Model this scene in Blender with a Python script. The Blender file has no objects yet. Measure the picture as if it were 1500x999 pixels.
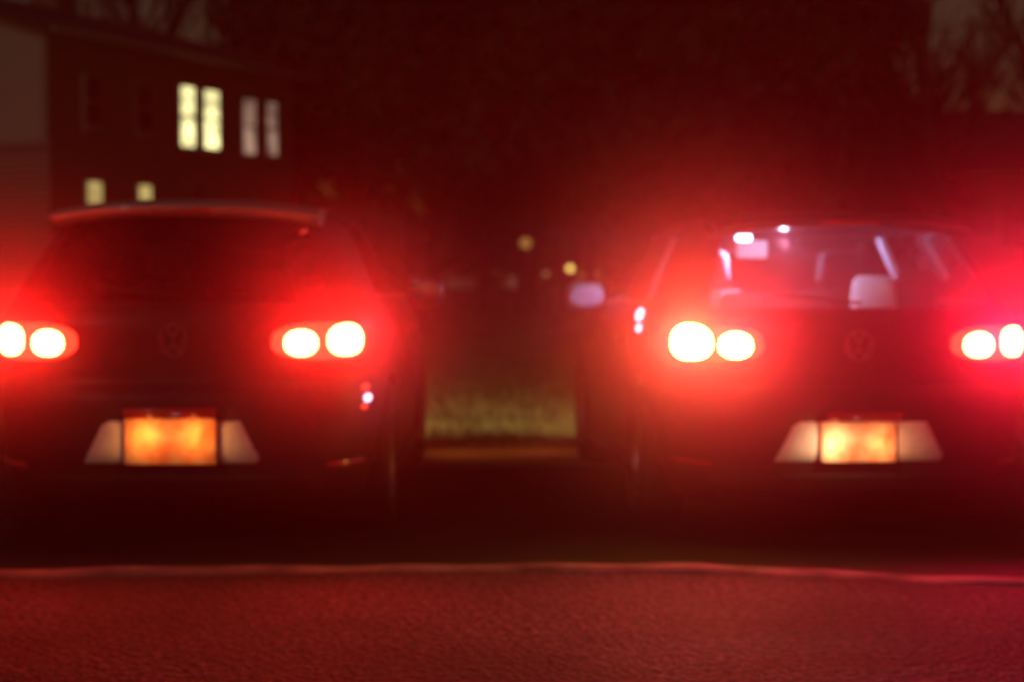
import bpy, bmesh, math, random
import numpy as np
from mathutils import Vector, Matrix
random.seed(7); rng=np.random.default_rng(7)
scene=bpy.context.scene
scene.view_settings.view_transform='Standard'
scene.view_settings.look='None'
scene.view_settings.exposure=0

# ------------------------------------------------------------ helpers
def link(o,parent=None):
    scene.collection.objects.link(o)
    if parent is not None: o.parent=parent
    return o
def empty(name,loc=(0,0,0),rz=0,scale=(1,1,1)):
    e=bpy.data.objects.new(name,None); e.location=loc; e.rotation_euler=(0,0,rz); e.scale=scale
    return link(e)
def mesh_obj(name,verts,faces,mats,parent=None,smooth=False,midx=None):
    m=bpy.data.meshes.new(name); m.from_pydata([tuple(v) for v in verts],[],[tuple(f) for f in faces])
    if not isinstance(mats,(list,tuple)): mats=[mats]
    for k in mats: m.materials.append(k)
    if midx is not None: m.polygons.foreach_set('material_index',midx)
    if smooth: m.polygons.foreach_set('use_smooth',[True]*len(m.polygons))
    m.update()
    return link(bpy.data.objects.new(name,m),parent)
def box(name,c,s,mat,parent=None,bev=0.0,taper=1.0,rot=(0,0,0),seg=2):
    bm=bmesh.new(); bmesh.ops.create_cube(bm,size=1)
    for v in bm.verts:
        t=taper if v.co.z>0 else 1
        v.co=Vector((v.co.x*s[0]*t,v.co.y*s[1]*t,v.co.z*s[2]))
    if bev>0: bmesh.ops.bevel(bm,geom=bm.edges[:],offset=bev,segments=seg,affect='EDGES',profile=.5)
    m=bpy.data.meshes.new(name); bm.to_mesh(m); bm.free(); m.materials.append(mat)
    if bev>0: m.polygons.foreach_set('use_smooth',[True]*len(m.polygons))
    o=bpy.data.objects.new(name,m); o.location=c; o.rotation_euler=rot
    return link(o,parent)
def lathe(name,prof,mat,parent,loc,axis='X',n=40):
    V=[];F=[]
    for i in range(n):
        a=2*math.pi*i/n
        for r,h in prof:
            if axis=='X': V.append((h,r*math.cos(a),r*math.sin(a)))
            elif axis=='Y': V.append((r*math.cos(a),h,r*math.sin(a)))
            else: V.append((r*math.cos(a),r*math.sin(a),h))
    k=len(prof)
    for i in range(n):
        for j in range(k-1):
            F.append((i*k+j,((i+1)%n)*k+j,((i+1)%n)*k+j+1,i*k+j+1))
    o=mesh_obj(name,V,F,mat,parent,True); o.location=loc
    return o
def M(name): 
    m=bpy.data.materials.new(name); m.use_nodes=True; return m,m.node_tree.nodes,m.node_tree.links
def pbr(name,col,rough=.5,metal=0,noise=None,coat=0,emis=None,estr=0,bump=0,nscale=20):
    m,N,L=M(name); b=N['Principled BSDF']
    b.inputs['Base Color'].default_value=(*col,1); b.inputs['Roughness'].default_value=rough
    b.inputs['Metallic'].default_value=metal; b.inputs['Coat Weight'].default_value=coat
    if emis: b.inputs['Emission Color'].default_value=(*emis,1); b.inputs['Emission Strength'].default_value=estr
    tc=N.new('ShaderNodeTexCoord'); nz=N.new('ShaderNodeTexNoise'); nz.inputs['Scale'].default_value=nscale; nz.inputs['Detail'].default_value=6
    L.new(tc.outputs['Object'],nz.inputs['Vector'])
    if noise:
        r=N.new('ShaderNodeValToRGB'); r.color_ramp.elements[0].position=.3; r.color_ramp.elements[1].position=.7
        r.color_ramp.elements[0].color=(*col,1); r.color_ramp.elements[1].color=(*noise,1)
        L.new(nz.outputs[0],r.inputs[0]); L.new(r.outputs[0],b.inputs['Base Color'])
    if bump:
        bp=N.new('ShaderNodeBump'); bp.inputs['Strength'].default_value=bump; bp.inputs['Distance'].default_value=.02
        L.new(nz.outputs[0],bp.inputs['Height']); L.new(bp.outputs[0],b.inputs['Normal'])
    return m
def emit(name,col,s,noise=0,nscale=3):
    m,N,L=M(name); N.remove(N['Principled BSDF'])
    e=N.new('ShaderNodeEmission'); e.inputs[0].default_value=(*col,1); e.inputs[1].default_value=s
    L.new(e.outputs[0],N['Material Output'].inputs[0])
    if noise:
        tc=N.new('ShaderNodeTexCoord'); nz=N.new('ShaderNodeTexNoise'); nz.inputs['Scale'].default_value=nscale
        L.new(tc.outputs['Object'],nz.inputs['Vector'])
        mr=N.new('ShaderNodeMapRange'); mr.inputs[1].default_value=.35; mr.inputs[2].default_value=.65
        mr.inputs[3].default_value=s*(1-noise); mr.inputs[4].default_value=s*(1+noise)
        L.new(nz.outputs[0],mr.inputs[0]); L.new(mr.outputs[0],e.inputs[1])
    return m

# ------------------------------------------------------------ car body shape
def tab(z,T):
    zs=[a for a,_ in T]; vs=[b for _,b in T]
    return float(np.mean([np.interp(z+d,zs,vs) for d in (-.014,-.007,0,.007,.014)]))
YR=[(.17,.16),(.22,.08),(.30,.03),(.40,.0),(.58,.0),(.64,.015),(.67,.045),(.72,.05),(.90,.06),(.97,.085),(1.02,.12),(1.36,.37),(1.40,.42),(1.43,.55),(1.45,.95),(1.47,1.1)]
YF=[(.17,4.1),(.25,4.22),(.5,4.26),(.65,4.22),(.75,4.1),(.82,3.95),(.88,3.65),(.93,3.38),(.97,3.2),(1.1,2.98),(1.36,2.5),(1.40,2.38),(1.43,2.15),(1.45,1.7),(1.47,1.5)]
WD=[(.17,.82),(.22,.85),(.35,.88),(.5,.893),(.75,.90),(.86,.895),(.93,.875),(1.0,.84),(1.1,.79),(1.34,.655),(1.385,.61),(1.42,.52),(1.44,.40),(1.455,.2),(1.47,.1)]
EX=[(.2,6.2),(.9,6.5),(1.1,6),(1.4,5)]
def half(z):
    w=tab(z,WD); yr=tab(z,YR); yf=tab(z,YF); n=tab(z,EX)
    t=np.linspace(0,1,120); a=(math.pi/4)*t**2.5
    ph=np.concatenate([a,(math.pi/2-a)[::-1][1:]])
    ph=np.concatenate([ph,(math.pi-ph)[::-1][1:]])
    yc=(yr+yf)/2; L=(yf-yr)/2
    x=w*np.abs(np.sin(ph))**(2/n); c=np.cos(ph); y=yc-L*np.sign(c)*np.abs(c)**(2/n)
    k=np.clip((yc-y)/L,0,1)**3
    y=y+.06*(x/w)**2*k
    kf=np.clip((y-yc)/L,0,1)**3
    y=y-.12*(x/w)**2*kf
    s=np.concatenate([[0],np.cumsum(np.hypot(np.diff(x),np.diff(y)))])
    return x,y,s
def zdef(y,z):
    k=min(max((z-1.15)/.25,0),1); return z-.028*((y-1.75)/1.3)**2*k
_c={}
def P(s,z):
    key=round(z,4)
    if key not in _c: _c[key]=half(key)
    x,y,S=_c[key]; a=abs(s)
    px=float(np.interp(a,S,x))*(1 if s>=0 else -1); py=float(np.interp(a,S,y))
    return Vector((px,py,zdef(py,z)))
def surf(s,z,off=0):
    p=P(s,z)
    if off:
        u=P(s+.01,z)-P(s-.01,z); v=P(s,z+.008)-P(s,z-.008)
        n=u.cross(v); n.normalize(); p=p+n*off
    return p
def disc_patch(name,s0,z0,rs,rz,mat,parent,off=.004,dome=.01,n=2.0,rings=6,seg=40,side=1):
    V=[surf(side*s0,z0,off+dome)];F=[]
    for i in range(1,rings+1):
        r=i/rings
        for j in range(seg):
            a=2*math.pi*j/seg; c,s_=math.cos(a),math.sin(a)
            x=math.copysign(abs(c)**(2/n),c)*r; y=math.copysign(abs(s_)**(2/n),s_)*r
            V.append(surf(side*(s0+x*rs),z0+y*rz,off+dome*(1-r*r)))
    for j in range(seg): F.append((0,1+j,1+(j+1)%seg))
    for i in range(rings-1):
        for j in range(seg):
            a=1+i*seg+j;b=1+i*seg+(j+1)%seg; F.append((a,a+seg,b+seg,b))
    b0=len(V)
    for j in range(seg):
        a=2*math.pi*j/seg; c,s_=math.cos(a),math.sin(a)
        x=math.copysign(abs(c)**(2/n),c); y=math.copysign(abs(s_)**(2/n),s_)
        V.append(surf(side*(s0+x*rs),z0+y*rz,-.01))
    for j in range(seg):
        a=1+(rings-1)*seg+j;b=1+(rings-1)*seg+(j+1)%seg; F.append((a,b0+j,b0+(j+1)%seg,b))
    return mesh_obj(name,V,F,mat,parent,True)
def quad_patch(name,pts,mat,parent,off=.004,na=24,nb=8,thick=.012):
    V=[];F=[]
    def at(a,b):
        s=(pts[0][0]*(1-a)+pts[1][0]*a)*(1-b)+(pts[3][0]*(1-a)+pts[2][0]*a)*b
        z=(pts[0][1]*(1-a)+pts[1][1]*a)*(1-b)+(pts[3][1]*(1-a)+pts[2][1]*a)*b
        return s,z
    for j in range(nb+1):
        for i in range(na+1):
            o=off-thick if i in(0,na) or j in(0,nb) else off
            V.append(surf(*at(i/na,j/nb),o))
    for j in range(nb):
        for i in range(na):
            a=j*(na+1)+i; F.append((a,a+1,a+na+2,a+na+1))
    return mesh_obj(name,V,F,mat,parent,True)
def ribbon(name,path,w,mat,parent,off=.003):
    V=[];F=[]
    pp=[]
    for (a,b) in zip(path[:-1],path[1:]):
        k=max(2,int(math.hypot(b[0]-a[0],b[1]-a[1])/.03))
        for i in range(k): pp.append((a[0]+(b[0]-a[0])*i/k,a[1]+(b[1]-a[1])*i/k))
    pp.append(path[-1])
    for i,(s,z) in enumerate(pp):
        a=pp[max(i-1,0)];b=pp[min(i+1,len(pp)-1)]
        d=Vector((b[0]-a[0],b[1]-a[1])); d.normalize(); nx,nz=-d.y*w/2,d.x*w/2
        V.append(surf(s+nx,z+nz,off));V.append(surf(s-nx,z-nz,off))
    for i in range(len(pp)-1): F.append((2*i,2*i+1,2*i+3,2*i+2))
    return mesh_obj(name,V,F,mat,parent,True)
def sdpoly(px,pz,poly):
    d=1e9; ins=False; n=len(poly)
    for i in range(n):
        x1,z1=poly[i];x2,z2=poly[(i+1)%n]
        ex,ez=x2-x1,z2-z1; t=max(0,min(1,((px-x1)*ex+(pz-z1)*ez)/(ex*ex+ez*ez)))
        d=min(d,math.hypot(px-x1-t*ex,pz-z1-t*ez))
        if (z1>pz)!=(z2>pz) and px<(x2-x1)*(pz-z1)/(z2-z1)+x1: ins=not ins
    return d if ins else -d
REARW=[(-.61,1.03),(.61,1.03),(.50,1.325),(-.50,1.325)]
SIDE1=[(.80,1.06),(1.62,1.05),(1.62,1.315),(1.02,1.315)]
SIDE2=[(1.78,1.05),(2.75,1.03),(2.36,1.30),(1.78,1.315)]
WIND=[(-.70,1.03),(.70,1.03),(.55,1.32),(-.55,1.32)]
def winval(v):
    if v.z<.93: return -.2
    r=-.2
    if v.y<.8: r=max(r,sdpoly(v.x,v.z,REARW)+.03)
    if v.y>2.2: r=max(r,sdpoly(v.x,v.z,WIND)+.03)
    if abs(v.x)>.55 and .5<v.y<3: r=max(r,sdpoly(v.y,v.z,SIDE1)+.03,sdpoly(v.y,v.z,SIDE2)+.03)
    return max(-.2,r)
def body_mesh():
    zs=list(np.linspace(.17,.62,14))+list(np.linspace(.64,1.0,16))+list(np.linspace(1.025,1.36,16))+[1.375,1.39,1.40,1.41,1.42,1.43,1.44,1.448,1.455]
    NH=130; V=[];F=[]
    for z in zs:
        x,y,S=half(z); s=np.linspace(0,S[-1],NH+1)
        X=np.interp(s,S,x);Y=np.interp(s,S,y)
        ring=[(X[i],Y[i]) for i in range(NH+1)]+[(-X[i],Y[i]) for i in range(NH-1,0,-1)]
        for a,b in ring: V.append((a,b,zdef(b,z)))
    R=2*NH
    for j in range(len(zs)-1):
        for i in range(R):
            F.append((j*R+i,j*R+(i+1)%R,(j+1)*R+(i+1)%R,(j+1)*R+i))
    F.append(tuple(range(R))[::-1])
    c=len(V); top=(len(zs)-1)*R
    V.append((0,1.6,1.458))
    for i in range(R): F.append((top+i,top+(i+1)%R,c))
    m=bpy.data.meshes.new('b'); m.from_pydata(V,[],F); m.update()
    o=bpy.data.objects.new('tmpb',m); scene.collection.objects.link(o)
    cut=[]
    for wy in (.80,3.43):
        for sx in (-1,1):
            bm=bmesh.new(); bmesh.ops.create_cone(bm,cap_ends=True,segments=48,radius1=.355,radius2=.355,depth=.6)
            for v in bm.verts: v.co=Vector((v.co.z+sx*.92,v.co.x+wy,v.co.y+.325))
            bmesh.ops.recalc_face_normals(bm,faces=bm.faces)
            cm=bpy.data.meshes.new('c'); bm.to_mesh(cm); bm.free()
            co=bpy.data.objects.new('c',cm); scene.collection.objects.link(co); cut.append(co)
            md=o.modifiers.new('b','BOOLEAN'); md.operation='DIFFERENCE'; md.object=co; md.solver='EXACT'
    dg=bpy.context.evaluated_depsgraph_get(); dg.update()
    nm=bpy.data.meshes.new_from_object(o.evaluated_get(dg))
    for k in cut+[o]: bpy.data.objects.remove(k)
    nm.polygons.foreach_set('use_smooth',[len(p.vertices)<=5 for p in nm.polygons])
    at=nm.attributes.new('win','FLOAT','POINT')
    for i,v in enumerate(nm.vertices): at.data[i].value=winval(v.co)
    try: nm.set_sharp_from_angle(angle=math.radians(50))
    except Exception as e: print(e)
    nm.update()
    return nm
BODY=body_mesh()
def body_mat(name,col,tint,rough=.35,metal=.3,coat=.5):
    m,N,L=M(name); b=N['Principled BSDF']; b.inputs['Base Color'].default_value=(*col,1)
    b.inputs['Roughness'].default_value=rough; b.inputs['Metallic'].default_value=metal
    b.inputs['Coat Weight'].default_value=coat; b.inputs['Coat Roughness'].default_value=.2
    a=N.new('ShaderNodeAttribute'); a.attribute_name='win'
    g1=N.new('ShaderNodeMath');g1.operation='GREATER_THAN';g1.inputs[1].default_value=0
    g2=N.new('ShaderNodeMath');g2.operation='GREATER_THAN';g2.inputs[1].default_value=-.022
    L.new(a.outputs['Fac'],g1.inputs[0]);L.new(a.outputs['Fac'],g2.inputs[0])
    tc=N.new('ShaderNodeTexCoord'); nz=N.new('ShaderNodeTexNoise'); nz.inputs['Scale'].default_value=6; nz.inputs['Detail'].default_value=8
    L.new(tc.outputs['Object'],nz.inputs['Vector'])
    mr=N.new('ShaderNodeMapRange'); mr.inputs[3].default_value=rough-.12; mr.inputs[4].default_value=rough+.15
    L.new(nz.outputs[0],mr.inputs[0]); L.new(mr.outputs[0],b.inputs['Roughness'])
    tr=N.new('ShaderNodeBsdfTransparent'); tr.inputs[0].default_value=(*tint,1)
    gl=N.new('ShaderNodeBsdfGlossy'); gl.inputs['Roughness'].default_value=.03; gl.inputs[0].default_value=(.8,.8,.8,1)
    fr=N.new('ShaderNodeFresnel'); fr.inputs[0].default_value=1.45
    mg=N.new('ShaderNodeMixShader'); L.new(fr.outputs[0],mg.inputs[0]);L.new(tr.outputs[0],mg.inputs[1]);L.new(gl.outputs[0],mg.inputs[2])
    rb=N.new('ShaderNodeBsdfPrincipled'); rb.inputs['Base Color'].default_value=(.01,.01,.01,1); rb.inputs['Roughness'].default_value=.4
    m1=N.new('ShaderNodeMixShader'); m2=N.new('ShaderNodeMixShader')
    L.new(g2.outputs[0],m1.inputs[0]);L.new(b.outputs[0],m1.inputs[1]);L.new(rb.outputs[0],m1.inputs[2])
    L.new(g1.outputs[0],m2.inputs[0]);L.new(m1.outputs[0],m2.inputs[1]);L.new(mg.outputs[0],m2.inputs[2])
    L.new(m2.outputs[0],N['Material Output'].inputs[0])
    return m
black=pbr('black_plastic',(.008,.008,.008),.6,noise=(.014,.014,.014))
rubber=pbr('tyre_rubber',(.012,.012,.012),.85,bump=.2)
alloy=pbr('alloy',(.2,.2,.21),.4,.9)
chrome=pbr('chrome',(.45,.45,.45),.25,1)
badge=pbr('badge_metal',(.11,.10,.10),.5,.4)
darkred=pbr('red_lens',(.25,.005,.005),.12,coat=1,emis=(1,.03,.012),estr=4)
darklens=pbr('red_reflector',(.2,.008,.008),.2,coat=.6,emis=(1,.03,.02),estr=.05)
hot=emit('lit_tail_lamp',(1,.18,.06),34)
hotamber=emit('lit_tail_lamp_warm',(1,.46,.06),70)
grey_panel=pbr('grey_bumper_panel',(.55,.55,.58),.5,noise=(.8,.8,.84),nscale=9)
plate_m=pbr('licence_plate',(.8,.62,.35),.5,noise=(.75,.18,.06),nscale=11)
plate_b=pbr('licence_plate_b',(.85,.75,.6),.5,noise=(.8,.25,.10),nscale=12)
seat_l=pbr('seat_cloth_light',(.5,.5,.58),.9,noise=(.6,.6,.68))
seat_w=pbr('seat_cloth_pale',(.7,.7,.8),.9,noise=(.8,.8,.85))
seat_d=pbr('seat_cloth_dark',(.02,.02,.025),.9)
seat_k=pbr('seat_cloth_black',(.006,.006,.006),.95)
mirrorg=pbr('mirror_glass',(.75,.75,.85),.12,1)
mirror_pale=pbr('mirror_glass_pale',(.45,.42,.6),.5,0,noise=(.75,.7,.85),nscale=14)  # pale lavender colour stands in for light reflected in the mirror
silverp=pbr('silver_paint',(.34,.32,.32),.4,.2,coat=.3)
clearlens=pbr('clear_lens',(.5,.5,.5),.1,coat=1)
amber=emit('amber_marker',(1,.35,.04),.35)
coolled=emit('cool_lamp',(.85,.78,1),8)
coolglint=emit('cool_glint',(.80,.65,1),3)  # glowing glints drawn in place of reflections on the car flanks
warmglint=emit('warm_glint',(1,.75,.6),2.5)
redglint=emit('red_glint',(1,.05,.03),2.0)
redfaint=emit('red_spot_dim',(1,.05,.03),.5)

def light(kind,name,parent,loc,energy,col,rot=(0,0,0),cone=None,blend=1,size=0):
    l=bpy.data.lights.new(name,kind); l.energy=energy; l.color=col
    if kind in('SPOT','POINT'): l.shadow_soft_size=size
    if cone: l.spot_size=math.radians(cone); l.spot_blend=blend
    o=bpy.data.objects.new(name,l); o.location=loc; o.rotation_euler=rot
    return link(o,parent)

# reddened scattering halo added for lens glare: densest at the lamp, thinning outwards
def glare_halo(parent,c,R,dens,inv):
    m,N,L=M('glare_halo'); N.remove(N['Principled BSDF'])
    tc=N.new('ShaderNodeTexCoord'); ln=N.new('ShaderNodeVectorMath'); ln.operation='LENGTH'
    L.new(tc.outputs['Object'],ln.inputs[0])
    a=N.new('ShaderNodeMapRange'); a.inputs[1].default_value=0; a.inputs[2].default_value=1; a.inputs[3].default_value=1; a.inputs[4].default_value=0
    L.new(ln.outputs['Value'],a.inputs[0])
    p=N.new('ShaderNodeMath');p.operation='POWER';p.inputs[1].default_value=2.2;L.new(a.outputs[0],p.inputs[0])
    k=N.new('ShaderNodeMath');k.operation='MULTIPLY';k.inputs[1].default_value=dens;L.new(p.outputs[0],k.inputs[0])
    vs=N.new('ShaderNodeVolumeScatter'); vs.inputs['Color'].default_value=(1,.5,.6,1); vs.inputs['Anisotropy'].default_value=.1
    L.new(k.outputs[0],vs.inputs['Density']); L.new(vs.outputs[0],N['Material Output'].inputs['Volume'])
    try: m.cycles.volume_step_rate=2.0
    except Exception as e: print(e)
    bm=bmesh.new(); bmesh.ops.create_icosphere(bm,subdivisions=3,radius=1)
    me=bpy.data.meshes.new('lamp_glare'); bm.to_mesh(me); bm.free(); me.materials.append(m)
    o=bpy.data.objects.new('lamp_glare',me); o.location=c; o.scale=(R,R,R/inv); return link(o,parent)

def wheel(parent,x,y,side,i):
    T=[(.205,-.10),(.24,-.108),(.29,-.11),(.312,-.095),(.318,-.06),(.318,.06),(.312,.095),(.29,.11),(.24,.108),(.205,.10),(.205,-.10)]
    lathe('tyre_%d'%i,T,rubber,parent,(x,y,.318),n=56)
    lathe('rim_%d'%i,[(.205,-.09),(.212,.098),(.2,.10),(.19,.08),(.185,-.05),(.0,-.05)] if side>0 else [(.205,.09),(.212,-.098),(.2,-.10),(.19,-.08),(.185,.05),(.0,.05)],alloy,parent,(x,y,.318),n=56)
    for k in range(5):
        a=2*math.pi*k/5+.3
        box('spoke_%d_%d'%(i,k),(x+side*.075,y+math.cos(a)*.1,.318+math.sin(a)*.1),(.025,.175,.045),alloy,parent,.008,rot=(a,0,0))
    lathe('hub_%d'%i,[(0,side*.09),(.035,side*.09),(.04,side*.06),(.04,-side*.04)],alloy,parent,(x,y,.318),n=24)
def seat(parent,x,y,mat,z0=.28,i=0,h=.62,hm=None):
    box('seat_cushion_%d'%i,(x,y+.28,z0+.08),(.5,.5,.16),mat,parent,.05)
    box('seat_back_%d'%i,(x,y-.02,z0+.12+h/2),(.50,.12,h),mat,parent,.05,taper=.82,rot=(math.radians(12),0,0))
    box('headrest_%d'%i,(x,y-.10,z0+h+.22),(.25,.10,.18),hm or mat,parent,.04,taper=.85)
    for dx in(-.05,.05): box('headrest_post_%d_%d'%(i,int(dx>0)),(x+dx,y-.09,z0+h+.11),(.012,.012,.10),chrome,parent)

LAMP=100
def build_car(loc,rz,paint,lit=True,scale=(1,1,1),right=False,spoiler_mat=None,interior=None,red=(1,.012,.02),zk=1.0,zl=0):
    car=empty('parked_car',loc,rz,scale)
    o=bpy.data.objects.new('body_shell',BODY.copy()); o.data.materials.clear(); o.data.materials.append(paint); link(o,car)
    sm=spoiler_mat or paint
    k=0
    for wy in(.80,3.43):
        for sx in(-1,1): wheel(car,sx*.79,wy,sx,k); k+=1
    V=[];F=[];n=30
    for i in range(n+1):
        u=i/n*2-1; x=u*.60; b=.055*u*u
        zt=-.03*abs(u)**3
        prof=[(.62,1.432),(.42,1.425),(.25,1.405),(.215,1.392),(.225,1.372),(.36,1.352),(.42,1.35)]
        for (y,z) in prof: V.append((x,y+b,z+zt-.012*u*u))
    q=7
    for i in range(n):
        for j in range(q-1): F.append((i*q+j,i*q+j+1,(i+1)*q+j+1,(i+1)*q+j))
    F.append(tuple(range(q))); F.append(tuple(range(n*q,n*q+q))[::-1])
    mesh_obj('roof_spoiler',V,F,sm,car,True)
    box('high_brake_lens',(0,.232,1.372),(.26,.02,.018),darklens,car,.004)
    mesh_obj('antenna_fin',[(-.022,.62,1.42),(.022,.62,1.42),(-.022,.82,1.435),(.022,.82,1.435),(0,.60,1.495),(0,.64,1.50)],
             [(0,1,4),(1,3,5,4),(3,2,5),(2,0,4,5),(0,2,3,1)],black,car)
    ribbon('hatch_seam',[(-.66,1.0),(-.70,.955),(-.70,.80),(-.66,.67),(.66,.67),(.70,.80),(.70,.955),(.66,1.0)],.010,black,car)
    ribbon('bumper_seam',[(-1.35,.70),(-.68,.665),(.68,.665),(1.35,.70)],.010,black,car,.0035)
    ribbon('bumper_crease',[(-1.1,.335),(-.5,.325),(.5,.325),(1.1,.335)],.03,black,car,.006)
    quad_patch('rear_diffuser',[(-.62,.19),(.62,.19),(.68,.305),(-.68,.305)],black,car,.012)
    quad_patch('plate_surround',[(-.39,.362*zk),(.39,.362*zk),(.295,.545*zk),(-.295,.545*zk)],grey_panel,car,.010)
    w,h=(.195,.185) if not right else (.165,.17)
    zc=(.46 if not right else .455)*zk
    p=surf(0,zc,.03)
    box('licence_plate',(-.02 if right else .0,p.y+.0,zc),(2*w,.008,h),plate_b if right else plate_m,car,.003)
    box('plate_lamp_housing',(0,p.y-.02,zc+h/2+.025),(2*w,.055,.035),darklens,car,.008)
    if lit:
        for dx in(-.11,.11):
            light('SPOT','plate_lamp_%d'%int(dx>0),car,(dx-(.03 if right else 0),p.y-.085,zc+(-.01 if right else .025)),1.5 if (right and dx<0) else 1.1,(1,.33,.055) if not right else ((1,.52,.22) if dx<0 else (1,.36,.11)),rot=(math.radians(90),0,0),cone=158,blend=.6,size=.01)
        light('POINT','surround_fill',car,(0,p.y-.30,zc+.05),.22,(1,.62,.58),size=0)  # added fill to brighten the plate surround, no lamp sits there
    pe=surf(0,.872*zk,.008)
    bm=bmesh.new()
    def tor(R,r,nn=36,mm=8):
        vs=[[bm.verts.new((pe.x+(R+r*math.cos(b))*math.cos(a),pe.y-r*math.sin(b),pe.z+(R+r*math.cos(b))*math.sin(a))) for b in [2*math.pi*j/mm for j in range(mm)]] for a in [2*math.pi*i/nn for i in range(nn)]]
        for i in range(nn):
            for j in range(mm): bm.faces.new((vs[i][j],vs[(i+1)%nn][j],vs[(i+1)%nn][(j+1)%mm],vs[i][(j+1)%mm]))
    tor(.062,.005)
    def bar(a,b,w=.010):
        d=Vector((b[0]-a[0],0,b[1]-a[1]));d.normalize();nn=Vector((-d.z,0,d.x))*w/2
        A=Vector((pe.x+a[0],pe.y-.004,pe.z+a[1]));B=Vector((pe.x+b[0],pe.y-.004,pe.z+b[1]))
        f=[bm.verts.new(A+nn),bm.verts.new(A-nn),bm.verts.new(B-nn),bm.verts.new(B+nn)]
        g=[bm.verts.new(v.co+Vector((0,.008,0))) for v in f]
        bm.faces.new(f)
        for i in range(4): bm.faces.new((f[i],g[i],g[(i+1)%4],f[(i+1)%4]))
    bar((-.026,.055),(0,.008));bar((.026,.055),(0,.008));bar((-.055,.026),(-.028,-.052));bar((-.028,-.052),(0,-.006));bar((0,-.006),(.028,-.052));bar((.028,-.052),(.055,.026))
    me=bpy.data.meshes.new('emblem');bm.to_mesh(me);bm.free();me.materials.append(badge);link(bpy.data.objects.new('emblem',me),car)
    a=surf(.02,1.01,.02);b=surf(-.36,1.05,.02)
    d=b-a; box('rear_wiper',((a+b)/2),(d.length,.015,.014),black,car,.004,rot=(0,math.atan2(d.z,-d.x),math.atan2(-d.y,-d.x)))
    zL=.885*zk-zl
    for sd in(-1,1):
        nm='l' if sd<0 else 'r'
        disc_patch('tail_lens_'+nm,.655,zL,.235,.074,darkred if lit else darklens,car,.010,.014,n=2.6,side=sd)
        if lit:
            warm=right and sd<0
            hm=hotamber if warm else hot
            g=1.14 if warm else 1
            disc_patch('tail_bulb_inner_'+nm,.545,zL-.006,.070,.050,hm,car,.026,.006,n=2.2,side=sd)
            disc_patch('tail_bulb_outer_'+nm,.745,zL+.004,.088*g,.060*g,hm,car,.026,.006,n=2.3,side=sd)
            for ss,fr in((.745,.6),(.545,.4)):
                q=surf(sd*ss,zL,.10)
                light('SPOT','brake_lamp_%s_%d'%(nm,int(ss>.6)),car,q,LAMP*fr*(1.75 if right else 1),red,(math.radians(-114),0,0),180,.5)
            if warm:
                q=surf(sd*.71,zL,.07); light('SPOT','indicator_lamp_'+nm,car,q,7,(1,.95,.0),(math.radians(-125),0,0),178,.5)
            glare_halo(car,surf(sd*.66,zL+.02,.10),1.25 if right else .95,.66 if right else .66,scale[2])
        quad_patch('bumper_reflector_'+nm,[(sd*.66,.33),(sd*.92,.335),(sd*.92,.355),(sd*.66,.35)],darklens,car,.014,na=12,nb=3,thick=.008)
        box('mirror_housing_'+nm,(sd*.965,2.50,1.02),(.23,.13,.165),paint if not right else silverp,car,.045,taper=.9,seg=4)  # right housing painted paler in place of reflected light
        mg_=lathe('mirror_glass_'+nm,[(.001,-.004),(.085,-.003),(.094,0),(.094,.02)],mirrorg if not right else mirror_pale,car,(sd*.965,2.432,1.02),axis='Y',n=32); mg_.scale=(1.05,1,.66)
        box('mirror_arm_'+nm,(sd*.855,2.52,.965),(.12,.06,.035),black,car,.01)
        for hy in(1.35,2.25): 
            box('door_handle_%s_%d'%(nm,int(hy>2)),(sd*.905,hy,.83),(.03,.17,.028),paint,car,.01)
        box('sill_'+nm,(sd*.86,2.12,.215),(.06,1.85,.07),black,car,.02)
        disc_patch('front_side_marker_'+nm,half(.6)[2][-1]-1.05,.60,.05,.022,amber if lit else clearlens,car,.006,.004,side=sd)
        tot=half(.70)[2][-1]
        disc_patch('headlamp_lens_'+nm,tot-.66,.69,.20,.065,clearlens,car,.006,.008,n=2.6,side=sd)
        if lit:
            light('SPOT','headlamp_'+nm,car,(sd*.64,4.32,.68),HEAD,(1,.70,.28),(math.radians(89),0,0),115,1)
            light('SPOT','marker_lamp_'+nm,car,(sd*1.02,4.0,.40),4.5,(1,.24,.04),(0,sd*-.35,0),130,1)
    for i,(x,y,mt,z0,h,hm) in enumerate([(-.36,1.95,seat_l,.28,.68,None),(.36,1.95,seat_d if right else seat_l,.28,.68,None),(-.36,1.0,seat_d,.25,.50,None),(.30,1.0,seat_d,.27,.56,seat_w if right else None)]):
        seat(car,x,y,mt,z0,i,h,hm)
    box('dashboard',(0,3.0,.82),(1.4,.35,.22),black,car,.06)
    box('floor_carpet',(0,2.0,.22),(1.1,3.0,.05),black,car,.01)
    lathe('steering_wheel',[(.175,-.012),(.187,0),(.175,.012),(.163,0),(.175,-.012)],black,car,(-.36,2.68,.93),n=32).rotation_euler=(0,0,math.radians(75))
    box('rear_view_mirror',(0,2.62,1.27),(.22,.03,.06),black,car,.012)
    if interior:
        box('dome_lamp',(-.37,.80,1.315),(.07,.05,.03),coolled,car,.008)
        light('POINT','interior_lamp',car,(-.20,.66,1.29),interior*.22,(.72,.68,1.0),size=0)
        light('POINT','interior_lamp_front',car,(-.1,1.9,1.32),interior,(.66,.60,1.0),size=.04)
        box('sun_visor_pale',(-.28,1.05,1.265),(.16,.03,.09),seat_l,car,.012)
        box('pillar_trim_l',(.63,1.72,1.17),(.03,.10,.36),seat_l,car,.008,rot=(0,math.radians(-24),0))
        box('pillar_trim_r',(-.63,1.72,1.17),(.03,.10,.36),seat_l,car,.008,rot=(0,math.radians(24),0))
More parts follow.
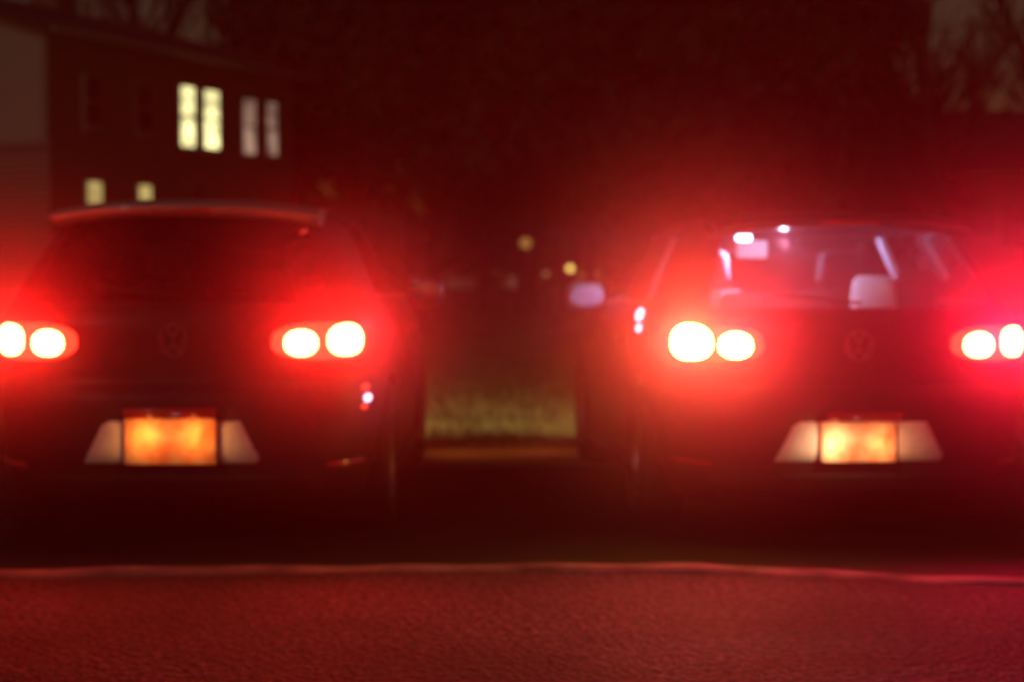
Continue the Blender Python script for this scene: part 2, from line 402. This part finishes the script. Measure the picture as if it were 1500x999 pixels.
        box('child_seat_shell',(.50,.90,1.04),(.23,.16,.26),seat_k,car,.06,taper=.8)
        box('parcel_on_seat',(-.08,1.0,.98),(.34,.14,.16),seat_d,car,.03)
        disc_patch('quarter_glint',1.45,.955,.085,.028,coolglint,car,.008,.006,side=-1)  # reflection on the shoulder drawn as glowing discs
        disc_patch('quarter_glint_small',1.38,.895,.045,.018,coolglint,car,.008,.006,side=-1)
        q=surf(-1.45,.955,.14)
        light('SPOT','mirror_fill',car,q,4,(.60,.50,1.0),(math.radians(92),0,math.radians(4)),46,.8,.02)  # added narrow spot to brighten the mirror, not a lamp of the car
    elif lit:
        disc_patch('bumper_glint',.93,.60,.030,.016,coolglint,car,.008,.006,side=1)  # highlights at the bumper corner drawn as small glowing discs
        disc_patch('bumper_glint_red',.90,.645,.026,.013,redglint,car,.008,.006,side=1)
        disc_patch('bumper_glint_low',.90,.565,.022,.010,redglint,car,.008,.006,side=1)
        disc_patch('window_corner_spot',.535,1.305,.018,.008,redfaint,car,.01,.004,side=1)  # small red spot drawn as a glowing disc
        disc_patch('quarter_glint',1.22,.985,.04,.016,warmglint,car,.008,.006,side=-1)  # bright highlight on the left shoulder drawn as a glowing disc
        ribbon('pillar_highlight',[(-1.05,1.00),(-1.0,1.10),(-.97,1.22),(-.93,1.33)],.022,silverp,car,.012)  # silver ribbon put in for the highlight along the pillar edge
    return car
HEAD=135
paintL=body_mat('dark_grey_paint',(.012,.010,.012),(.30,.30,.32),rough=.55,coat=.06)
paintR=body_mat('deep_red_black_paint',(.013,.006,.007),(.85,.85,.9),rough=.55,coat=.1)
paintD=body_mat('pale_paint',(.45,.42,.38),(.2,.2,.2))
carL=build_car((-1.46,7.3,.006),0,paintL,True,(1,1,1.07),False,spoiler_mat=silverp,red=(1,.010,.010),zk=.967,zl=.018)
carR=build_car((1.54,7.5,.006),math.radians(3.5),paintR,True,(1,1,1.035),True,interior=34,red=(1,.005,.05),zk=.965,zl=.006)
for (x,y,r) in((-2.5,86,.1),(.3,88,-.15)):
    build_car((x,y,0),r,paintD,False)

# ------------------------------------------------------------ ground
def asphalt(name,c1,c2,bump,sc=60,dist=.02):
    m,N,L=M(name); b=N['Principled BSDF']; b.inputs['Roughness'].default_value=.75; b.inputs['Specular IOR Level'].default_value=.3
    tc=N.new('ShaderNodeTexCoord')
    n1=N.new('ShaderNodeTexNoise');n1.inputs['Scale'].default_value=sc;n1.inputs['Detail'].default_value=5;n1.inputs['Roughness'].default_value=.7
    v=N.new('ShaderNodeTexVoronoi');v.inputs['Scale'].default_value=sc*1.3
    n2=N.new('ShaderNodeTexNoise');n2.inputs['Scale'].default_value=1.1;n2.inputs['Detail'].default_value=6
    for k in(n1,v,n2): L.new(tc.outputs['Object'],k.inputs['Vector'])
    r=N.new('ShaderNodeValToRGB'); r.color_ramp.elements[0].color=(*c1,1);r.color_ramp.elements[1].color=(*c2,1)
    r.color_ramp.elements[0].position=.44;r.color_ramp.elements[1].position=.66
    L.new(n1.outputs[0],r.inputs[0])
    mx=N.new('ShaderNodeMix');mx.data_type='RGBA';mx.blend_type='MULTIPLY';mx.inputs[0].default_value=.85
    r2=N.new('ShaderNodeValToRGB');r2.color_ramp.elements[0].position=.40;r2.color_ramp.elements[1].position=.60
    r2.color_ramp.elements[0].color=(.2,.2,.2,1);r2.color_ramp.elements[1].color=(1.0,1.0,1.0,1)
    L.new(n2.outputs[0],r2.inputs[0]);L.new(r.outputs[0],mx.inputs[6]);L.new(r2.outputs[0],mx.inputs[7])
    L.new(mx.outputs[2],b.inputs['Base Color'])
    bp=N.new('ShaderNodeBump');bp.inputs['Strength'].default_value=bump;bp.inputs['Distance'].default_value=dist
    ad=N.new('ShaderNodeMath');L.new(n1.outputs[0],ad.inputs[0]);L.new(v.outputs[0],ad.inputs[1])
    L.new(ad.outputs[0],bp.inputs['Height']);L.new(bp.outputs[0],b.inputs['Normal'])
    return m
road_m=asphalt('road_asphalt',(.006,.006,.006),(.16,.155,.155),1.0,30,.024)
drive_m=asphalt('driveway_asphalt',(.004,.004,.004),(.011,.011,.011),.5,70)
conc=pbr('concrete',(.05,.05,.048),.85,noise=(.22,.215,.21),bump=.4,nscale=4)
dirt=pbr('dirt_path',(.12,.09,.06),.95,noise=(.2,.15,.1),bump=.5,nscale=10)
grass_m=pbr('grass_soil',(.045,.045,.016),.95,noise=(.08,.08,.03),bump=.6,nscale=9)
blade_m=pbr('grass_blades',(.05,.052,.018),.8,noise=(.15,.145,.055),nscale=1.4)
mesh_obj('ground',[(-400,-60,-.008),(400,-60,-.008),(400,500,-.008),(-400,500,-.008)],[(0,1,2,3)],grass_m)
def kerb_y(x):
    xs=[-40,-3,-2,-.35,1,2,3,40]; ys=[6.5,6.70,6.74,6.91,6.84,6.54,6.44,6.0]
    return float(np.mean([np.interp(x+d,xs,ys) for d in(-.3,-.15,0,.15,.3)]))
xs=list(np.linspace(-30,-4,14))+list(np.linspace(-3.9,3.9,80))+list(np.linspace(4,30,14))
V=[];F=[]
for x in xs: V+= [(x,-12,0),(x,kerb_y(x),0)]
for i in range(len(xs)-1): F.append((2*i,2*i+2,2*i+3,2*i+1))
mesh_obj('road',V,F,road_m)
V=[];F=[]
for x in xs:
    if -7<x<7: V+=[(x,kerb_y(x)+.05,.004),(x,11.75,.004)]
for i in range(len(V)//2-1): F.append((2*i,2*i+2,2*i+3,2*i+1))
mesh_obj('driveway',V,F,drive_m)
mesh_obj('path',[(-6.5,10.5,.008),(6.5,10.5,.008),(6.5,11.73,.008),(-6.5,11.73,.008)],[(0,1,2,3)],dirt)
V=[];F=[];k=7
for x in xs:
    y=kerb_y(x); hh=.020+.006*math.sin(x*3.1)+.004*math.sin(x*11)
    for (dy,z) in((-.07,-.002),(-.055,hh*.6),(-.02,hh),(.0,hh*1.05),(.03,hh*.9),(.06,hh*.3),(.07,-.002)): V.append((x,y+dy,z))
for i in range(len(xs)-1):
    for j in range(k-1): F.append((i*k+j,(i+1)*k+j,(i+1)*k+j+1,i*k+j+1))
mesh_obj('gutter_kerb',V,F,conc,None,True)
box('kerb',(0,11.82,.01),(14,.12,.06),conc,None,.015)
n=60000
gy=11.7+ (rng.random(n)**1.5)*22; gx=(rng.random(n)-.5)*(5+gy*.55)
h=.03+rng.random(n)*.05*(1+.5*np.sin(gx*2.1)*np.cos(gy*1.3)); w=.004+.0006*gy; a=rng.random(n)*math.pi; lx=(rng.random(n)-.5)*.05; ly=(rng.random(n)-.5)*.05
V=np.zeros((n,3,3)); V[:,0]=np.c_[gx-w*np.cos(a),gy-w*np.sin(a),np.full(n,-.01)]; V[:,1]=np.c_[gx+w*np.cos(a),gy+w*np.sin(a),np.full(n,-.01)]; V[:,2]=np.c_[gx+lx,gy+ly,h]
mesh_obj('grass',V.reshape(-1,3).tolist(),np.arange(3*n).reshape(-1,3).tolist(),blade_m)

# ------------------------------------------------------------ house
brick,N,L=M('dark_brick'); b=N['Principled BSDF']; b.inputs['Roughness'].default_value=.9
tc=N.new('ShaderNodeTexCoord'); bt=N.new('ShaderNodeTexBrick'); bt.inputs['Scale'].default_value=4
bt.inputs['Color1'].default_value=(.16,.09,.06,1);bt.inputs['Color2'].default_value=(.22,.13,.08,1);bt.inputs['Mortar'].default_value=(.25,.22,.2,1)
mp=N.new('ShaderNodeMapping'); mp.inputs['Rotation'].default_value=(math.radians(90),0,0)
L.new(tc.outputs['Object'],mp.inputs['Vector']);L.new(mp.outputs[0],bt.inputs['Vector']);L.new(bt.outputs[0],b.inputs['Base Color'])
siding,N,L=M('pale_siding'); b=N['Principled BSDF']; b.inputs['Roughness'].default_value=.7
tc=N.new('ShaderNodeTexCoord'); wv=N.new('ShaderNodeTexWave'); wv.bands_direction='Z'; wv.wave_profile='SAW'; wv.inputs['Scale'].default_value=1.6
L.new(tc.outputs['Object'],wv.inputs['Vector'])
r=N.new('ShaderNodeValToRGB'); r.color_ramp.elements[0].color=(.28,.27,.24,1); r.color_ramp.elements[1].color=(.42,.40,.36,1)
L.new(wv.outputs[0],r.inputs[0]);L.new(r.outputs[0],b.inputs['Base Color'])
shingle=pbr('roof_shingle',(.03,.027,.025),.9,noise=(.05,.045,.04),bump=.4,nscale=12)
trim=pbr('painted_trim',(.22,.20,.18),.6,noise=(.28,.26,.24))
darkglass=pbr('dark_window',(.02,.02,.025),.3)
win_hot=emit('lit_window',(1,.86,.38),1.5,.45,2.2)
win_dim=emit('dim_window',(1,.60,.42),.28,.6,1.6)
win_low=emit('low_window',(1,.75,.25),.45,.35,3)
door_m=pbr('door_paint',(.08,.03,.02),.5)
def build_house(name,loc,rz,Lx,Wy,eave,ridge,wins,upper=None,split=3.6):
    h=empty(name,loc,rz)
    V=[(0,0,0),(Lx,0,0),(Lx,Wy,0),(0,Wy,0),(0,0,eave),(Lx,0,eave),(Lx,Wy,eave),(0,Wy,eave),(0,Wy/2,ridge),(Lx,Wy/2,ridge)]
    mesh_obj('walls',V,[(0,1,5,4),(1,2,6,9,5),(2,3,7,6),(3,0,4,8,7)],brick,h)
    if upper:
        box('belt_course',(-.06,Wy/2,split),(.10,Wy+.1,.16),trim,h)
        mesh_obj('gable_siding',[(-.03,0,split),(-.03,Wy,split),(-.03,Wy,eave),(-.03,Wy/2,ridge),(-.03,0,eave)],[(0,4,3,2,1)],siding,h)
        box('corner_board',(-.05,.06,(split+eave)/2),(.05,.14,eave-split),trim,h)
    ov=.45; sl=(ridge-eave)/(Wy/2)
    for k,sg in(('front',-1),('back',1)):
        y0=Wy/2; y1=(0-ov) if sg<0 else Wy+ov; z0=ridge+.06; z1=eave-ov*sl+.06
        V=[(-ov,y0,z0),(Lx+ov,y0,z0),(Lx+ov,y1,z1),(-ov,y1,z1)]; V+= [(a,b_,c+.14) for a,b_,c in V]
        mesh_obj('roof_'+k,V,[(0,1,2,3),(4,7,6,5),(0,4,5,1),(1,5,6,2),(2,6,7,3),(3,7,4,0)],shingle,h)
    box('gutter',(Lx/2,-ov-.06,eave-ov*sl+.12),(Lx+2*ov,.12,.12),trim,h,.02)
    box('chimney',(Lx*.7,Wy*.6,ridge+.1),(.7,.9,1.6),brick,h,.02)
    for i,(x,z,w,hh,mt) in enumerate(wins):
        box('window_frame_%d'%i,(x,-.02,z),(w+.12,.08,hh+.14),trim,h,.01)
        mesh_obj('window_pane_%d'%i,[(x-w/2,-.07,z-hh/2),(x+w/2,-.07,z-hh/2),(x+w/2,-.07,z+hh/2),(x-w/2,-.07,z+hh/2)],[(0,1,2,3)],mt,h)
        box('window_rail_%d'%i,(x,-.085,z),(w,.03,.06),trim,h)
        box('window_sill_%d'%i,(x,-.10,z-hh/2-.11),(w+.2,.16,.06),trim,h)
    box('door',(Lx*.62,-.03,1.05),(1.0,.08,2.1),door_m,h,.01)
    return h
A=Vector((-9.56,35.4)); ang=math.atan2(8.4,4.0)
ux,uy=math.cos(ang),math.sin(ang)
def along(px):
    k=(px-750)/2500
    return (k*A.y-A.x)/(ux-k*uy)
def wz(px,t,b):
    s=along(px); d=A.y+s*uy; return 1.2+(400-t)*d/2500,1.2+(400-b)*d/2500
wins=[]
for px,wd,t,b,mt in((274,.50,130,216,win_hot),(309,.56,136,219,win_hot),(364,.50,148,227,win_dim),(397,.42,153,229,win_dim),(137,.46,268,335,win_low),(211,.42,273,336,win_low)):
    s=along(px);zt,zb=wz(px,t,b); wins.append((s,(zt+zb)/2,wd,zt-zb,mt))
for px in(137,211): wins.append((along(px),4.85,.5,1.0,darkglass))
build_house('brick_house',(A.x,A.y,0),ang,along(430),9,6.15,7.5,wins,True,3.9)
build_house('brick_house',(10.2,52,0),math.radians(-12),12,8,4.2,6.2,[(2,2.6,1,1.3,darkglass),(5,2.6,1,1.3,darkglass),(9,2.6,1.6,1.3,darkglass)])

# ------------------------------------------------------------ vegetation
bark=pbr('bark',(.015,.012,.010),.95,noise=(.03,.025,.02),bump=.5,nscale=8)
leaf=pbr('foliage',(.015,.02,.01),.9,noise=(.045,.05,.02),nscale=.8)
def tube(V,F,p,q,r0,r1,n=5):
    d=(q-p).normalized(); u=d.orthogonal().normalized(); v=d.cross(u); b=len(V)
    for c,r in((p,r0),(q,r1)):
        for i in range(n):
            a=2*math.pi*i/n; V.append(c+u*r*math.cos(a)+v*r*math.sin(a))
    for i in range(n): F.append((b+i,b+(i+1)%n,b+n+(i+1)%n,b+n+i))
def branch(V,F,p,d,l,r,lev,R,tips):
    q=p; seg=3
    for i in range(seg):
        d2=(d+Vector((R.uniform(-.18,.18),R.uniform(-.18,.18),R.uniform(-.05,.16)))).normalized()
        q2=q+d2*l/seg
        tube(V,F,q,q2,r*(1-.14*i),r*(1-.14*(i+1)),5 if lev<3 else 3); q=q2; d=d2
        if lev<4 and (lev>0 or i>0):
            dd=(d+Vector((R.uniform(-1,1),R.uniform(-1,1),R.uniform(-.1,.7)))*.9).normalized()
            branch(V,F,q,dd,l*R.uniform(.5,.72),max(r*.5,.018),lev+1,R,tips)
    if lev<4:
        for k in range(2):
            dd=(d+Vector((R.uniform(-1,1),R.uniform(-1,1),R.uniform(0,.8)))*.7).normalized()
            branch(V,F,q,dd,l*R.uniform(.6,.8),max(r*.6,.018),lev+1,R,tips)
def bare_tree(x,y,h,seed):
    R=random.Random(seed); V=[];F=[];tips=[]
    branch(V,F,Vector((0,0,-.1)),Vector((0,0,1)),h*.33,h*.022,0,R,tips)
    o=mesh_obj('bare_tree',V,F,bark,None,True); o.location=(x,y,0); return o
for i,(x,y,h) in enumerate(((11.3,44,11),(13.6,41,12),(10.6,47,9.5),(15.5,46,12),(-11.0,58,15),(-8.2,60,14))): bare_tree(x,y,h,i+3)
def clumps(name,centers,size,nleaf,mat=leaf,trunks=None,lf=.16):
    C=[]
    for (cx,cy,cz,r) in centers:
        m_=int(nleaf*r*r); d=rng.normal(size=(m_,3)); d/=np.linalg.norm(d,axis=1)[:,None]
        rr=r*rng.random(m_)**.45; C.append(np.array([cx,cy,cz])+d*rr[:,None]*np.array([1,1,.8]))
    C=np.vstack(C); n=len(C); a=rng.normal(size=(n,3));a/=np.linalg.norm(a,axis=1)[:,None]
    b=np.cross(a,rng.normal(size=(n,3)));b/=np.linalg.norm(b,axis=1)[:,None]; s=lf*(.6+rng.random(n))[:,None]
    vs=np.stack([C-a*s,C+b*s*.6,C+a*s,C-b*s*.6],1).reshape(-1,3)
    V=vs.tolist();F=np.arange(4*n).reshape(-1,4).tolist();mi=[0]*n
    if trunks:
        for (x,y,h,r) in trunks:
            V2=[];F2=[]
            tube(V2,F2,Vector((x,y,-.2)),Vector((x+.2,y,h)),r,r*.3,8)
            k=len(V); V+=[tuple(v) for v in V2]; F+=[tuple(k+j for j in f) for f in F2]; mi+=[1]*len(F2)
    return mesh_obj(name,V,F,[mat,bark],None,False,mi)
cs=[];tr=[]
for i in range(18):
    x=-5.9+i*.98+random.uniform(-.4,.4); y=50+random.uniform(-3,6); H=random.uniform(11.5,14)
    if x>9.6: H*=.55
    tr.append((x,y,H*.8,.2))
    for j in range(26):
        t=random.random()**.85; z=2.9+t*(H-3); rad=(1-t)*1.6+.9
        cs.append((x+random.uniform(-1,1)*rad*.7,y+random.uniform(-1,1)*rad*.7,z,random.uniform(.8,1.5)))
clumps('tree_line',cs,1,110,trunks=tr,lf=.24)
cs=[]
for i in range(120):
    x=-60+i+random.uniform(-.5,.5); cs.append((x,112+random.uniform(-2,2),random.uniform(1,5),random.uniform(1.5,2.6)))
clumps('hedge',cs,1,60,lf=.45)
cs=[(-2.3+random.uniform(-.6,.6),30+random.uniform(-.6,.6),.7+random.random()*1.3,random.uniform(.4,.65)) for _ in range(22)]
clumps('shrub',cs,1,500,lf=.06,trunks=[(-2.3,30,1.4,.06)])
gl=[emit('garden_lamp_glow',(1,.50,.12),.30),emit('garden_lamp_glow_b',(1,.66,.15),1.8),emit('garden_lamp_glow_c',(1,.5,.15),.25)]
for (px,py,r,mi) in((770,357,.14,0),(835,394,.09,1),(851,404,.06,0),(800,402,.07,2),(875,401,.06,2)):
    d=44.; x=(px-750)/2500*d; z=1.2+(400-py)*d/2500
    g=empty('garden_lamp',(x,d,0))
    lathe('post',[(.03,0),(.03,z-r),(.05,z-r*.9)],black,g,(0,0,0),axis='Z',n=10)
    lathe('globe',[(0.001,z-r)]+[(r*math.sin(t),z-r*math.cos(t)) for t in np.linspace(.2,2.9,9)]+[(.001,z+r)],gl[mi],g,(0,0,0),axis='Z',n=16)
    lathe('cap',[(.001,z+r+.05),(r*.9,z+r-.01),(.001,z+r-.005)],black,g,(0,0,0),axis='Z',n=16)

# ------------------------------------------------------------ glare veil: thin reddened haze added behind the cars for lens flare
mm,N,L=M('glare_veil'); N.remove(N['Principled BSDF'])
vs=N.new('ShaderNodeVolumeScatter'); vs.inputs['Density'].default_value=.027; vs.inputs['Anisotropy'].default_value=.2
vs.inputs['Color'].default_value=(1,.22,.27,1)
L.new(vs.outputs[0],N['Material Output'].inputs['Volume'])
X0,X1,Y0,Y1,Z0,Z1=-9,9,5.9,8.6,-.05,4.5
mesh_obj('glare_veil',[(X0,Y0,Z0),(X1,Y0,Z0),(X1,Y1,Z0),(X0,Y1,Z0),(X0,Y0,Z1),(X1,Y0,Z1),(X1,Y1,Z1),(X0,Y1,Z1)],
    [(0,3,2,1),(4,5,6,7),(0,1,5,4),(1,2,6,5),(2,3,7,6),(3,0,4,7)],mm)

# ------------------------------------------------------------ sky and moonlight
w=bpy.data.worlds.new('World'); scene.world=w; w.use_nodes=True; N=w.node_tree.nodes; L=w.node_tree.links
bg=N['Background']; sk=N.new('ShaderNodeTexSky'); sk.sky_type='NISHITA'; sk.sun_disc=False
sk.sun_elevation=math.radians(3); sk.sun_rotation=math.radians(205)
mx=N.new('ShaderNodeMix'); mx.data_type='RGBA'; mx.blend_type='MULTIPLY'; mx.inputs[0].default_value=1
mx.inputs[7].default_value=(1,.62,.5,1); L.new(sk.outputs[0],mx.inputs[6]); L.new(mx.outputs[2],bg.inputs[0])
bg.inputs[1].default_value=.014
sl=bpy.data.lights.new('sun','SUN'); sl.energy=.11; sl.angle=math.radians(.5); sl.color=(1,.82,.68)
so=bpy.data.objects.new('sun',sl); link(so)
el=math.radians(28)
dirv=Vector((-math.sin(math.radians(25)),-math.cos(math.radians(25)),math.tan(el)))
so.rotation_euler=dirv.to_track_quat('Z','Y').to_euler()

# ------------------------------------------------------------ camera
cd=bpy.data.cameras.new('camera'); co=bpy.data.objects.new('camera',cd); link(co)
co.location=(0,0,1.2); co.rotation_euler=(math.radians(90-2.28),0,0)
cd.sensor_width=36; cd.lens=60; cd.clip_end=1500; cd.clip_start=.05
cd.dof.use_dof=True; cd.dof.focus_distance=3.5; cd.dof.aperture_fstop=2.4
scene.camera=co
